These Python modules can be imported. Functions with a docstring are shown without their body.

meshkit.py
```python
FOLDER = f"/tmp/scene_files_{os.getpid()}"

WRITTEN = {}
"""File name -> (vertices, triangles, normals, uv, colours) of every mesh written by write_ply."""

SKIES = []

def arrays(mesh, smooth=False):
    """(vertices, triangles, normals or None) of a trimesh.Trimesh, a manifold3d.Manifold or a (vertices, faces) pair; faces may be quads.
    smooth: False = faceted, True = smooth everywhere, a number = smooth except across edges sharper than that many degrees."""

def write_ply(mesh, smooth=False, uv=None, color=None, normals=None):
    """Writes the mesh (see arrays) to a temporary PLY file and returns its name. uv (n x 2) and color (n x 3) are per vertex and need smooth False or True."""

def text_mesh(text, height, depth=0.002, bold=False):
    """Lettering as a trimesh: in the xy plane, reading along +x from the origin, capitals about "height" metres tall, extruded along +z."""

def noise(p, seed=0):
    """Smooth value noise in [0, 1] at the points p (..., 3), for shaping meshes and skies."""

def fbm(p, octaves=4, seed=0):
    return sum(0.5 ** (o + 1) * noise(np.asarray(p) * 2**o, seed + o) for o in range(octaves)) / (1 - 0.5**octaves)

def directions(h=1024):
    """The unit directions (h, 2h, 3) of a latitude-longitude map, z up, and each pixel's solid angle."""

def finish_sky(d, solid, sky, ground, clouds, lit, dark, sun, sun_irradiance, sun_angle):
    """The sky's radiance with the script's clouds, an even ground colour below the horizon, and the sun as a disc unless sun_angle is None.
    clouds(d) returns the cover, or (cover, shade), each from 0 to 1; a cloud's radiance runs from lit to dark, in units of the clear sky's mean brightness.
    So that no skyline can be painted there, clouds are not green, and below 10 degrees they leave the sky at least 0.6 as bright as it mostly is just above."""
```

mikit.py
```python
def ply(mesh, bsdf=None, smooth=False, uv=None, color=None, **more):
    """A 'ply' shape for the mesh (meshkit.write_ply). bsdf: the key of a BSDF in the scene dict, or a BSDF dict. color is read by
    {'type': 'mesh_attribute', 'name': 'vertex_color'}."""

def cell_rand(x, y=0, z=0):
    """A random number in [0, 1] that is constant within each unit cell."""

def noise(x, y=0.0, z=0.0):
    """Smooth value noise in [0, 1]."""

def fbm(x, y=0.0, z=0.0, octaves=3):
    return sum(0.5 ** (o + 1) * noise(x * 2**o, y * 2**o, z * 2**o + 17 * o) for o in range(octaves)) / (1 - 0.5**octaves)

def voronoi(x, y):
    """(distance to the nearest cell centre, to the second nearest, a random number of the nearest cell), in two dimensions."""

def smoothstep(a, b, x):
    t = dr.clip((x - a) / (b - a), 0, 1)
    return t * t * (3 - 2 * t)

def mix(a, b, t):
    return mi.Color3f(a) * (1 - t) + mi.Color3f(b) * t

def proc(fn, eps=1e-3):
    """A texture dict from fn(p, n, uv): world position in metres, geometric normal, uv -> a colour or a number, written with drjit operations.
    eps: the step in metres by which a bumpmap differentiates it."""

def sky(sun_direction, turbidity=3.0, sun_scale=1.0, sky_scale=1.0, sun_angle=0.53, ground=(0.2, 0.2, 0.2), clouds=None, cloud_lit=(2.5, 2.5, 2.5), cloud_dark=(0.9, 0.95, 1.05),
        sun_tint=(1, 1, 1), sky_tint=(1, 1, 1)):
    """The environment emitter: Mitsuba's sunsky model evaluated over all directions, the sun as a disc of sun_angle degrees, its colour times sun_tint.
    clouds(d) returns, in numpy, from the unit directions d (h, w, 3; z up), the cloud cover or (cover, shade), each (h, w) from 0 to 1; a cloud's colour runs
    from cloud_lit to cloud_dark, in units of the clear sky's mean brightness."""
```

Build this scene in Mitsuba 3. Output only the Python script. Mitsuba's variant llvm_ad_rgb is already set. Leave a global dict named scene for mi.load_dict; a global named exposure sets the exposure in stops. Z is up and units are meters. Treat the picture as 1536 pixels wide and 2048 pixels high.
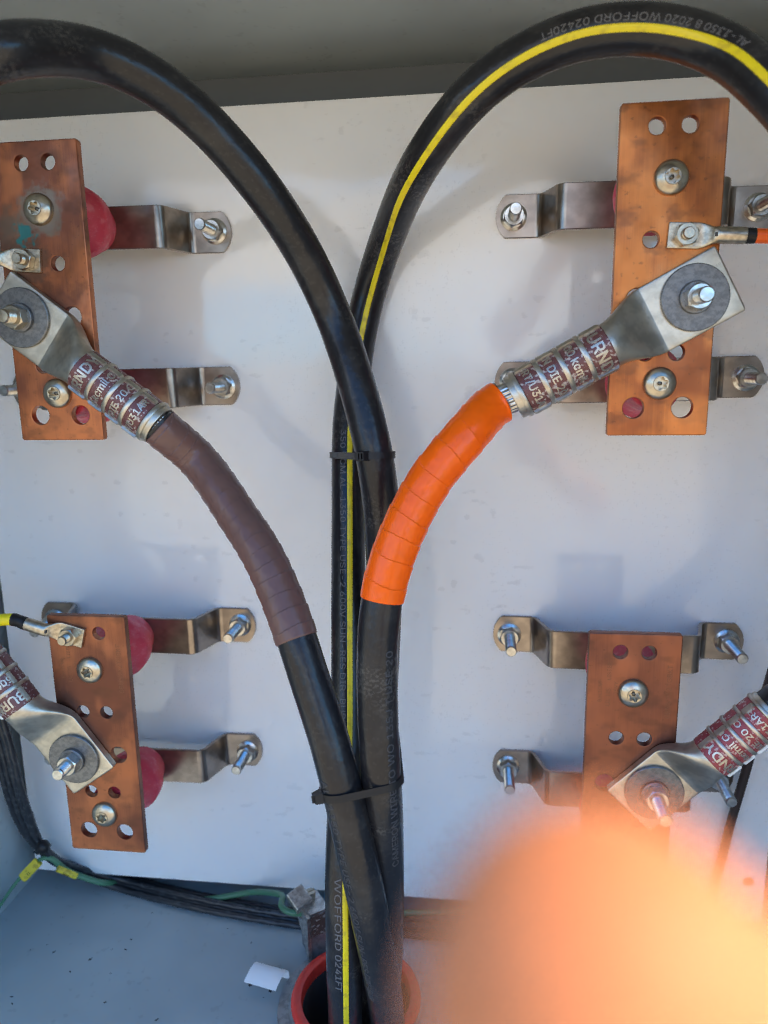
import math, random
import numpy as np, trimesh, mitsuba as mi, drjit as dr
import mapbox_earcut as earcut
import manifold3d as m3
from scipy.interpolate import CubicSpline
from shapely.geometry import Point, Polygon
from shapely.ops import unary_union
import mikit, meshkit
from mikit import ply, proc, noise, fbm, smoothstep, mix

# ------------------------------------------------------------------ camera, sky, exposure
T = mi.ScalarTransform4f
scene, labels = {'type': 'scene'}, {}
CAM = np.array([.1187, -.6150, .1013])
CR, CF, CU = np.array([.9922, .1236, -.0163]), np.array([-.1243, .9721, -.1990]), np.array([-.0088, .1994, .9799])
scene['camera'] = {'type': 'thinlens', 'fov': 55.22, 'fov_axis': 'x', 'aperture_radius': .0023, 'focus_distance': .52,
                   'near_clip': .003, 'far_clip': 200.0,
                   'to_world': T().look_at(origin=CAM.tolist(), target=(CAM + CF).tolist(), up=CU.tolist())}
SUN = (0.72, -0.17, 0.66)
def added_clouds(d):  # unseen low clouds, added so the panel reflects neutral white instead of blue
    el = np.degrees(np.arcsin(np.clip(d[..., 2], -1, 1)))
    n = meshkit.fbm(d * [3.2, 3.2, 7.0] + 4.0, 5, 11); cover = np.clip((n - .46) / .12, 0, 1) * np.clip((32 - el) / 16, 0, 1)
    return cover * .85, np.clip((meshkit.fbm(d * 6.0 + 9.0, 4, 3) - .4) * 1.6, 0, 1) * .6
scene['sky'] = mikit.sky(SUN, turbidity=3, clouds=added_clouds, cloud_lit=(2.9, 2.65, 2.3), cloud_dark=(1.35, 1.3, 1.25), sun_scale=.6, ground=(.56, .455, .285), sky_tint=(.34, .82, 1.30))
exposure = 3.42

# ------------------------------------------------------------------ helpers
def arr(m):
    if hasattr(m, 'to_mesh'):
        k = m.to_mesh(); return trimesh.Trimesh(k.vert_properties[:, :3], k.tri_verts, process=False)
    return m
def cat(*ms): return trimesh.util.concatenate([arr(m) for m in ms])
def key(name):
    if name not in scene and not any(k.startswith(name + '__') for k in scene) and name not in labels: return name
    i = 1
    while True:
        k = '%s_%03d' % (name, i)
        if k not in scene and k not in labels and not any(q.startswith(k + '__') for q in scene): return k
        i += 1
def thing(name, label, category, group=None):
    k = key(name); labels[k] = {'label': label, 'category': category}
    if group: labels[k]['group'] = group
    return k
def obj(name, mesh, bsdf, parent=None, smooth=30, X=None, **more):
    k = key((parent + '__' if parent else '') + name)
    mesh = arr(mesh).copy()
    if X is not None: mesh.apply_transform(X)
    scene[k] = ply(mesh, bsdf, smooth, **more)
    return k
def struct(name, mesh, bsdf, label=None, smooth=False):
    k = obj(name, mesh, bsdf, None, smooth); labels[k] = {'kind': 'structure'}
    if label: labels[k]['label'] = label
    return k
def box(x0, x1, y0, y1, z0, z1):
    b = trimesh.creation.box((x1 - x0, y1 - y0, z1 - z0)); b.apply_translation(((x0 + x1) / 2, (y0 + y1) / 2, (z0 + z1) / 2)); return b
def frame(o, ex, ey, ez):
    X = np.eye(4); X[:3, 0], X[:3, 1], X[:3, 2], X[:3, 3] = ex, ey, ez, o; return X
def wallframe(x, y, z, a=0.0):
    """local x right, local y up (turned by a degrees), local z out of the panel towards the room"""
    c, s = math.cos(math.radians(a)), math.sin(math.radians(a))
    return frame((x, y, z), (c, 0, s), (-s, 0, c), (0, -1, 0))
def ring(cx, cy, r, n=40):
    t = np.linspace(0, 2 * np.pi, n, endpoint=False); return np.c_[cx + r * np.cos(t), cy + r * np.sin(t)]
def rrect(x0, x1, y0, y1, r, inset=0, n=6):
    x0, x1, y0, y1 = x0 + inset, x1 - inset, y0 + inset, y1 - inset; r = max(r - inset, 1e-4); out = []
    for cx, cy, a in ((x1 - r, y1 - r, 0), (x0 + r, y1 - r, 90), (x0 + r, y0 + r, 180), (x1 - r, y0 + r, 270)):
        t = np.radians(np.linspace(a, a + 90, n)); out.append(np.c_[cx + r * np.cos(t), cy + r * np.sin(t)])
    return np.vstack(out)
def plate(rect, r, holes, t, b):
    """rounded rectangle plate with round holes, every rim chamfered by b; z from 0 to t"""
    lv = [(0, b), (b * .35, b * .3), (b, 0), (t - b, 0), (t - b * .35, b * .3), (t, b)]
    V, F, n0 = [], [], 0
    sizes = None
    for z, ins in lv:
        rs = [rrect(*rect, r, ins)] + [ring(x, y, q + ins)[::-1] for x, y, q in holes]
        sizes = [len(a) for a in rs]; p = np.vstack(rs); V.append(np.c_[p, np.full(len(p), z)])
    N = sum(sizes); st = np.cumsum([0] + sizes)
    for k in range(len(lv) - 1):
        for a, b_ in zip(st[:-1], st[1:]):
            i = np.arange(a, b_); j = np.r_[i[1:], a]
            F += [np.c_[k * N + i, k * N + j, (k + 1) * N + j], np.c_[k * N + i, (k + 1) * N + j, (k + 1) * N + i]]
    for k, flip in ((0, True), (len(lv) - 1, False)):
        tri = earcut.triangulate_float64(V[k][:, :2], np.array(st[1:], np.uint32)).reshape(-1, 3)
        v = V[k][:, :2][tri]; d1, d2 = v[:, 1] - v[:, 0], v[:, 2] - v[:, 0]
        neg = (d1[:, 0] * d2[:, 1] - d1[:, 1] * d2[:, 0] < 0) != flip
        tri = tri.copy(); tri[neg] = tri[neg][:, ::-1]; F.append(k * N + tri)
    return trimesh.Trimesh(np.vstack(V), np.vstack(F), process=False)
def lathe(prof, n=48):
    """profile of (radius, z) turned about z"""
    return trimesh.creation.revolve(np.array(prof, float), sections=n)
def man_lathe(prof, n=48):
    return m3.CrossSection([np.array(prof, float)]).revolve(n)
def hexnut(af, h, bore):
    s = m3.CrossSection([ring(0, 0, af / math.sqrt(3), 6)]).extrude(h)
    c = af * .5
    s = s ^ man_lathe([(0, 0), (c * 1.04, 0), (c * 1.16, h * .12), (c * 1.16, h * .84), (c * .98, h), (0, h)], 60)
    return s - m3.Manifold.cylinder(h * 3, bore, bore, 32).translate((0, 0, -h))
def stud(r, z0, z1, pitch=.00125):
    prof = [(0, z0), (r, z0)]; z = z0 + .001
    while z < z1 - .002:
        prof += [(r, z), (r, z + pitch * .15), (r * .87, z + pitch * .5), (r * .87, z + pitch * .62)]; z += pitch
    prof += [(r, z), (r * .97, z1 - .0008), (r * .84, z1), (0, z1 + .0001)]
    return lathe(prof, 28)
def loft(rings, caps=True):
    n = len(rings[0]); V = np.vstack(rings); F = []
    for k in range(len(rings) - 1):
        i = np.arange(n); j = (i + 1) % n
        F += [np.c_[k * n + i, k * n + j, (k + 1) * n + j], np.c_[k * n + i, (k + 1) * n + j, (k + 1) * n + i]]
    if caps:
        c0, c1 = len(V), len(V) + 1; V = np.vstack([V, rings[0].mean(0), rings[-1].mean(0)]); i = np.arange(n); j = (i + 1) % n; o = (len(rings) - 1) * n
        F += [np.c_[np.full(n, c0), j, i], np.c_[np.full(n, c1), o + i, o + j]]
    m = trimesh.Trimesh(V, np.vstack(F), process=False)
    if m.volume < 0: m.invert()
    return m
class Path:
    """smooth curve through 3-D points; ref = the side turned to the room (-y), side = tangent x ref"""
    def __init__(self, pts, step=.0015):
        p = np.array(pts, float); u = np.r_[0, np.cumsum(np.linalg.norm(np.diff(p, axis=0), axis=1))]
        c = CubicSpline(u, p); q = c(np.linspace(0, u[-1], 3000)); 
        k = 25; w = np.ones(2 * k + 1) / (2 * k + 1)
        qs = np.stack([np.convolve(np.pad(q[:, a], k, 'edge'), w, 'valid') for a in range(3)], 1); qs[:k], qs[-k:] = q[:k] * 1, q[-k:] * 1
        bl = np.clip(np.minimum(np.arange(3000), 2999 - np.arange(3000)) / (3. * k), 0, 1)[:, None]; q = q * (1 - bl) + qs * bl
        s = np.r_[0, np.cumsum(np.linalg.norm(np.diff(q, axis=0), axis=1))]; self.L = s[-1]; self.s0, self.q = s, q
        self.step = step
    def at(self, s):
        s = np.atleast_1d(np.asarray(s, float)); e = 1e-3
        f = lambda v: np.stack([np.interp(v, self.s0, self.q[:, a]) for a in range(3)], -1)
        p = f(np.clip(s, 0, self.L)); sc = np.clip(s, e, self.L - e); t = f(sc + e) - f(sc - e); t /= np.linalg.norm(t, axis=-1, keepdims=True)
        p = p + t * (s - np.clip(s, 0, self.L))[:, None]
        r = np.array([0, -1., 0]) - t * -t[:, 1:2]; r /= np.linalg.norm(r, axis=-1, keepdims=True)
        return p, t, r, np.cross(t, r)
    def near(self, pt): return self.s0[np.argmin(np.linalg.norm(self.q - np.array(pt), axis=1))]
    def point(self, s, th, rad):
        p, t, r, d = self.at(s); return p + (r * np.cos(th)[:, None] + d * np.sin(th)[:, None]) * np.asarray(rad)[:, None]
    def tube(self, rad, s0=0, s1=None, n=40, step=None):
        s1 = self.L if s1 is None else s1; ss = np.linspace(s0, s1, max(4, int((s1 - s0) / (step or self.step)))); th = np.linspace(0, 2 * np.pi, n, endpoint=False)
        fn = rad if callable(rad) else (lambda s, a: np.full(np.shape(a), rad))
        S, A = np.meshgrid(ss, th, indexing='ij'); R = fn(S, A)
        p, t, r, d = self.at(ss); V = p[:, None] + (r[:, None] * np.cos(A)[..., None] + d[:, None] * np.sin(A)[..., None]) * R[..., None]
        return loft(list(V))
    def strip(self, a0, a1, rad, s0, s1, ang=lambda s: 0 * s, th=.0006):
        """a band lying on the surface, from angle a0 to a1 round ang(s)"""
        ss = np.linspace(s0, s1, int((s1 - s0) / .002)); rings = []
        prof = [(a, rad + th * (1 - abs(2 * (a - a0) / (a1 - a0) - 1) ** 6)) for a in np.linspace(a0, a1, 9)] + [(a, rad - .001) for a in (a1, a0)]
        for s in ss: rings.append(self.point(np.full(len(prof), s), np.array([q[0] for q in prof]) + ang(s), [q[1] for q in prof]))
        return loft(rings)
    def text(self, txt, h, s0, ang, rad, up=1, gap=1.0, depth=.00012, length=None):
        """lettering printed along the cable; up=+1: read along the tangent with the letters' tops towards -side"""
        m = meshkit.text_mesh(txt, h, .001); v, f = trimesh.remesh.subdivide_to_size(m.vertices, m.faces, h * .5, max_iter=12)
        if length: gap = length / (v[:, 0].max() - v[:, 0].min())
        s = s0 + up * v[:, 0] * gap; a = ang(s) if callable(ang) else ang
        return trimesh.Trimesh(self.point(s, a - up * (v[:, 1] - h / 2) / rad, rad + np.where(v[:, 2] > .0005, depth, -.0003)), f, process=False)
rng = np.random.default_rng(7)

# ------------------------------------------------------------------ materials
def bsdf(name, base, rough=.5, metallic=0., spec=.5, bump=None, bump_scale=1., **more):
    col = base if isinstance(base, dict) else {'type': 'rgb', 'value': list(base)}
    d = {'type': 'principled', 'base_color': col, 'roughness': rough, 'metallic': metallic, 'specular': spec, **more}
    if bump is not None: d = {'type': 'bumpmap', 'arbitrary': bump, 'scale': bump_scale, 'bsdf': d}
    scene[name] = {'type': 'twosided', 'bsdf': d}
def rgb(*c): return mi.Color3f(*c)
def fleck(p, f, lo, hi, seed=0.): return smoothstep(lo, hi, fbm(p.x * f + seed, p.y * f, p.z * f + seed, octaves=4))
# gloss white enamel of the mounting panel, faint scuffs
def panel_col(p, n, uv):
    s = smoothstep(.70, .78, fbm(p.x * 90, p.z * 140, 3.1, octaves=4)) * smoothstep(.5, .7, noise(p.x * 9, p.z * 9, 5.))
    return mix((.79, .785, .775), (.56, .555, .55), dr.minimum(1, s * .30 + .22 * smoothstep(.74, .80, fbm(p.x * 520, p.z * 520, 8., octaves=2)) * smoothstep(.45, .7, noise(p.x * 14, p.z * 14, 2.))))
bsdf('enamel_white', proc(panel_col), rough=.08, spec=.65, clearcoat=.4, clearcoat_gloss=.96, bump=proc(lambda p, n, uv: fbm(p.x * 14, p.z * 11, 1.3, octaves=2) * .0014 + fbm(p.x * 150, p.z * 150, 2., octaves=2) * .000035, eps=2e-3))
def paint_col(p, n, uv): return mix((.345, .395, .40), (.29, .335, .345), fleck(p, 9, .35, .75)) * (1 - .10 * fleck(p, 160, .68, .76, 4.))
bsdf('cabinet_paint', proc(paint_col), rough=.42, spec=.45, bump=proc(lambda p, n, uv: fbm(p.x * 600, p.y * 600, p.z * 600, octaves=2) * .00008, eps=4e-4))
bsdf('back_paint_shaded', (.15, .17, .19), rough=.45)  # cabinet grey darkened: the shade behind the panel is put into the colour
# copper: brushed along the bar, browned by tarnish
def copper(name, bright, brown, patina=None, amount=.5, rough=.34):
    def col(p, n, uv):
        g = noise(p.x * 2600, p.y * 900, p.z * 45) * .6 + noise(p.x * 700, p.y * 300, p.z * 18) * .4
        t = fbm(p.x * 55 + 3, p.y * 55, p.z * 34, octaves=4)
        t2 = fbm(p.x * 16 + 7, p.y * 16, p.z * 13 + 2, octaves=2)
        c = mix(bright, brown, dr.clip(amount + (t - .5) * 2.4 + (t2 - .5) * 1.8 + (g - .5) * .55, 0, 1))
        c = mix(c, (.11, .055, .035), smoothstep(.68, .80, fbm(p.x * 420, p.y * 420, p.z * 330, octaves=3)) * .4)
        c = mix(c, (.10, .05, .034), smoothstep(.50, .72, fbm(p.x * 75 + 11, p.y * 75, p.z * 95 + 5, octaves=4)) * .45)
        c = mix(c, mi.Color3f(bright) * 1.25, smoothstep(.60, .72, fbm(p.x * 40 + 21, p.y * 40, p.z * 22 + 9, octaves=3)) * .55)
        if patina is not None:
            for (x, z, r0, r1, c1, w) in patina:
                d = dr.sqrt(dr.square(p.x - x) + dr.square(p.z - z)) + (fbm(p.x * 260, p.z * 260, 2., octaves=3) - .5) * .012
                c = mix(c, c1, (1 - smoothstep(r0, r1, d)) * w)
        return c
    bsdf(name, proc(col), rough=proc(lambda p, n, uv: rough + .16 * (fbm(p.x * 90, p.y * 90, p.z * 60, octaves=3) - .5) * 2), metallic=.82, spec=.5,
         bump=proc(lambda p, n, uv: noise(p.x * 3200, p.y * 900, p.z * 50) * .00002 + fbm(p.x * 500, p.y * 500, p.z * 350) * .00003, eps=2e-4))
copper('copper_a', (.48, .165, .068), (.22, .08, .048), [(-.181, .208, .012, .020, (.20, .17, .13), .8), (-.203, .197, .004, .018, (.17, .12, .085), .8), (-.196, .176, .012, .021, (.14, .075, .05), .85), (-.1945, .1935, .0045, .0085, (.04, .17, .16), .95)], .55)
copper('copper_b', (.58, .20, .058), (.31, .10, .040), None, .38, .36)
copper('copper_c', (.34, .13, .065), (.155, .062, .042), None, .55, .38)
copper('copper_d', (.28, .105, .060), (.175, .068, .045), None, .55, .40)
bsdf('socket_dark', (.13, .12, .10), rough=.4, metallic=.9)
bsdf('copper_stamp', (.20, .09, .05), rough=.5, metallic=.7)
def metal(name, a, b, rough, f=180., metallic=.95, stretch=1.):
    bsdf(name, proc(lambda p, n, uv: mix(a, b, fleck(p, f, .3, .7))), rough=rough, metallic=metallic,
         bump=proc(lambda p, n, uv: fbm(p.x * 900, p.y * 900, p.z * 900, octaves=2) * .00004, eps=3e-4))
metal('steel_strap', (.38, .32, .27), (.28, .235, .20), .27, 120.)
metal('zinc', (.64, .63, .60), (.46, .45, .42), .22, 300.)
metal('stainless', (.56, .50, .39), (.42, .37, .29), .28, 200.)
metal('galvanized', (.24, .245, .25), (.165, .17, .175), .48, 420.)
metal('tin_plate', (.62, .58, .49), (.47, .44, .37), .40, 150.)
metal('small_lug_tin', (.58, .52, .41), (.40, .35, .27), .34, 500.)
metal('aluminium', (.66, .66, .64), (.40, .38, .36), .42, 420.)
def worn(name, a, b, rough=.38):
    def col(p, n, uv): return mix(a, b, smoothstep(.57, .70, fbm(p.x * 520, p.y * 520, p.z * 520, octaves=4)))
    bsdf(name, proc(col), rough=rough, spec=.5, metallic=.25)
worn('maroon_dark', (.145, .055, .052), (.44, .38, .35))
worn('maroon_red', (.30, .055, .060), (.48, .36, .33))
worn('corroded', (.10, .065, .055), (.42, .38, .36), .5)
# cable rubber: black, with scuffed dust
def rubber_col(p, n, uv):
    d = fleck(p, 60, .50, .74) * .55 + fleck(p, 420, .58, .72, 9.) * .45 + 2.2 * fleck(p, 22, .56, .70, 5.) * fleck(p, 700, .50, .62, 2.)
    return mix((.013, .013, .015), (.07, .066, .06), d * .32)
bsdf('rubber', proc(rubber_col), rough=proc(lambda p, n, uv: 0.17 + .18 * fbm(p.x * 120, p.y * 120, p.z * 120)), spec=.38,
     bump=proc(lambda p, n, uv: fbm(p.x * 240, p.y * 240, p.z * 240, octaves=3) * .00025, eps=6e-4))
bsdf('rubber_print', (.135, .135, .14), rough=.6, spec=.3)
bsdf('rubber_print_faint', (.062, .062, .065), rough=.6, spec=.3)
bsdf('stripe_yellow', proc(lambda p, n, uv: mix((.74, .60, .008), (.55, .43, .02), fleck(p, 200, .5, .75))), rough=.38)
def tape(name, c, dark):
    bsdf(name, proc(lambda p, n, uv: mix(c, dark, fleck(p, 90, .45, .85) * .5)), rough=.24, spec=.35,
         bump=proc(lambda p, n, uv: fbm(p.x * 160, p.y * 160, p.z * 160, octaves=3) * .00032, eps=8e-4))
tape('tape_orange', (.97, .125, .002), (.84, .10, .002))
tape('tape_brown', (.150, .080, .066), (.115, .062, .052))
bsdf('tape_seam_orange', (.32, .05, .004), rough=.6)
bsdf('tape_seam_brown', (.035, .016, .012), rough=.6)
bsdf('black_plastic', (.010, .010, .011), rough=.45, spec=.35)
bsdf('wire_black', proc(lambda p, n, uv: mix((.02, .022, .026), (.045, .05, .055), fleck(p, 300, .5, .75))), rough=.30)
bsdf('wire_brown', (.035, .022, .018), rough=.4)
bsdf('wire_green', (.060, .17, .095), rough=.4)
bsdf('wire_orange', (.80, .12, .01), rough=.35)
bsdf('wire_yellow', (.78, .62, .01), rough=.35)
bsdf('label_yellow', proc(lambda p, n, uv: mix((.62, .50, .04), (.40, .31, .03), fleck(p, 200, .5, .7))), rough=.5)
bsdf('red_insulator', proc(lambda p, n, uv: mix((.54, .040, .070), (.66, .18, .21), fleck(p, 130, .5, .8) * .5 + fleck(p, 700, .6, .7) * .2)), rough=.42, spec=.45)
bsdf('red_plastic', (.72, .05, .035), rough=.35)
bsdf('paper_white', (.80, .81, .82), rough=.55)
bsdf('ink_black', (.02, .02, .02), rough=.6)
bsdf('die_cast', proc(lambda p, n, uv: mix((.34, .35, .36), (.24, .25, .26), fleck(p, 250, .4, .7))), rough=.4, metallic=.7)
bsdf('pipe_dark', (.05, .05, .052), rough=.6)
bsdf('skin', proc(lambda p, n, uv: mix((.60, .20, .074), (.54, .17, .060), fleck(p, 260, .35, .7))), rough=.62, spec=.2)
bsdf('copper_strand', (.80, .34, .18), rough=.3, metallic=.9)
bsdf('nail', (.78, .50, .40), rough=.25)
bsdf('crumb', (.02, .02, .022), rough=.7)

# ------------------------------------------------------------------ cabinet (the setting)
XL, XR, YB, YF, ZF, ZC = -.338, .415, .055, -.40, -.420, .3425
W_ = .002
struct('wall_back', box(XL - W_, XR + W_, YB, YB + W_, ZF - W_, ZC + W_), 'back_paint_shaded', 'grey painted back wall of the cabinet behind the white panel, shade painted into its colour')
struct('wall_left', box(XL - W_, XL, YF, YB - .0001, ZF - W_, ZC + W_), 'cabinet_paint', 'grey painted left side wall of the cabinet')
struct('wall_right', box(XR, XR + W_, YF, YB - .0001, ZF - W_, ZC + W_), 'cabinet_paint')
struct('ceiling', box(XL + .0001, XR - .0001, YF, YB - .0002, ZC, ZC + W_), 'cabinet_paint', 'grey painted underside of the cabinet top')
CX, CY = .0241, -.1085
fl = plate((XL + .0001, XR - .0001, YF, YB - .0002), .001, [(CX, CY, .045)], .002, .0002); fl.apply_translation((0, 0, ZF - .002))
struct('floor', fl, 'cabinet_paint', 'grey painted cabinet floor with dark specks of debris')
# the white mounting panel
pz0, pz1 = -.402, .303
pm = plate((-.3255, .3785, pz0, pz1), .003, [(.3644, -.3612, .0048)], .0026, .0006)
t = thing('mounting_panel', 'large glossy white sheet metal panel that the copper bars are bolted to', 'panel')
obj('sheet', pm, 'enamel_white', t, 30, wallframe(0, .0026, 0))
for x, z in ((-.30, .285), (.355, .285), (-.30, -.385), (.340, -.385)): obj('spacer', m3.Manifold.cylinder(YB - .0035, .006, .006, 24), 'galvanized', t, 30, wallframe(x, YB - .0004, z))

# ------------------------------------------------------------------ copper bars on insulators and offset brackets
S, BW, BH, BT = .1107, .0635, .2032, .00635
RAISE, STRAP, SW = .036, .003, .032
def star(r, k=6, n=72):
    a = np.linspace(0, 2 * np.pi, n, endpoint=False); return np.c_[np.cos(a), np.sin(a)] * (r * (1 + .17 * np.cos(k * a)))[:, None]
def button_screw():
    R, h = .0106, .0058
    prof = [(0, 0), (R, 0), (R, .0008)] + [(R * math.cos(a), .0008 + (h - .0008) * math.sin(a)) for a in np.radians(np.linspace(8, 62, 10))] + [(.0048, h), (0, h)]
    return man_lathe(prof, 64) - m3.CrossSection([star(.0039)]).extrude(.02).translate((0, 0, .0010))
SCREW = button_screw(); SOCKET = man_lathe([(0, 0), (.0044, 0), (.0044, .0009), (.0013, .00095), (.0013, .0028), (.0006, .0031), (0, .0031)], 32)
INSUL = lathe([(0, 0), (.0185, 0), (.0192, .0012), (.0205, .006), (.0236, .0170), (.0250, .0176), (.0258, .0215), (.0262, .026), (.0264, .0295), (.0254, .032), (.0232, .0355), (.0206, .046), (.0188, .058), (.0180, .0640), (.0172, .0653), (0, .0653)], 64)
def bracket_mesh():
    """strap folded: flat ends on the panel, raised middle"""
    half, tip = .1035, .0
    c = []
    r = .007
    def arcp(cx, cz, a0, a1, n=7): return [(cx + r * math.cos(math.radians(a)), cz + r * math.sin(math.radians(a))) for a in np.linspace(a0, a1, n)]
    mid = [(-half, STRAP / 2), (-.0665 - r, STRAP / 2)] + arcp(-.0665 - r, STRAP / 2 + r, -90, -12) + arcp(-.0600 + r, RAISE - STRAP / 2 - r, 168, 90) 
    mid = np.array(mid); mid = np.vstack([mid, mid[::-1] * [-1, 1]])
    d = np.gradient(mid, axis=0); d /= np.linalg.norm(d, axis=1, keepdims=True); nrm = np.c_[-d[:, 1], d[:, 0]]
    rings = []
    b = .0005
    for p, n_, x in zip(mid, nrm, mid[:, 0]):
        top, bot = p + n_ * STRAP / 2, p - n_ * STRAP / 2
        top_b, bot_b = p + n_ * (STRAP / 2 - b), p - n_ * (STRAP / 2 - b)
        w = SW / 2
        rings.append(np.array([[bot[0], -w + b, bot[1]], [bot[0], w - b, bot[1]], [bot_b[0], w, bot_b[1]], [top_b[0], w, top_b[1]], [top[0], w - b, top[1]], [top[0], -w + b, top[1]], [top_b[0], -w, top_b[1]], [bot_b[0], -w, bot_b[1]]]))
    m = loft(rings)
    mf = m3.Manifold(m3.Mesh(np.asarray(m.vertices, np.float32), np.asarray(m.faces, np.uint32)))
    if mf.status() == m3.Error.NoError:   # convex round ends
        cut = m3.Manifold.cylinder(.03, .021, .021, 96).translate((-half + .021, 0, -.01)) + m3.Manifold.cylinder(.03, .021, .021, 96).translate((half - .021, 0, -.01)) + m3.Manifold.cube((2 * (half - .018), .1, .1), True)
        mf = mf ^ cut
        return mf
    return m
BRACKET = bracket_mesh()
NUT = hexnut(.0146, .0076, .0047); FLANGE = man_lathe([(0, 0), (.0102, 0), (.0102, .0010), (.0082, .0021), (0, .0021)], 40) - m3.Manifold.cylinder(.02, .0047, .0047, 24).translate((0, 0, -.01))
VS = (.0441, .1693)
HOLES = [('a', -1, .0098, .0138, .0051), ('a', 1, .0098, .0138, .0051), ('c', -1, .0098, .0798, .0051), ('c', 1, .0098, .0798, .0051),
         ('d', -1, .0165, .1160, .0068), ('d', 1, .0165, .1160, .0068), ('e', -1, .0098, .1497, .0051), ('e', 1, .0098, .1497, .0051), ('g', -1, .0155, .185, .0068), ('g', 1, .0155, .185, .0068)]
def ground_bar(x, z, mat, label, dxs, studlen, stamps, tilt=0.):
    t = thing('ground_bar', label, 'copper bar', 'copper bars on red insulators')
    X = wallframe(x, -S + BT, z)
    obj('copper_plate', plate((-BW / 2, BW / 2, -BH, 0), .0016, [(s * u, -v, r) for _, s, u, v, r in HOLES], BT, .0007), mat, t, 35, X)
    for txt, h, u, v, in stamps:
        m = meshkit.text_mesh(txt, h, .0006); m.apply_transform(trimesh.transformations.rotation_matrix(math.pi / 2, (0, 0, 1)))
        m.apply_translation((u, -v, BT - .00048)); obj('stamped_lettering', m, 'copper_stamp', t, False, X)
    for i, v in enumerate(VS):
        s = obj('screw', SCREW, 'stainless', t, 25, wallframe(x, -S - .0001, z - v, 20 + 35 * i + 100 * x))
        obj('socket', SOCKET, 'socket_dark', s, 25, wallframe(x, -S - .0001, z - v))
        obj('insulator', INSUL, 'red_insulator', t, 40, wallframe(x, -RAISE - .0001, z - v))
        b = obj('mounting_bracket', BRACKET, 'steel_strap', t, 30, wallframe(x + dxs[i], -.0001, z - v, (-.4, .5)[i]))
        for k in (-1, 1):
            bx = x + dxs[i] + k * .0898
            Xn = wallframe(bx, -STRAP - .0002, z - v, float(rng.uniform(0, 60)))
            obj('nut', cat(FLANGE, arr(NUT).copy().apply_translation((0, 0, .0017))), 'zinc', b, 25, Xn)
            obj('stud', stud(.0046, 0, studlen), 'zinc', b, 30, wallframe(bx, 0, z - v))
    return t
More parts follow.
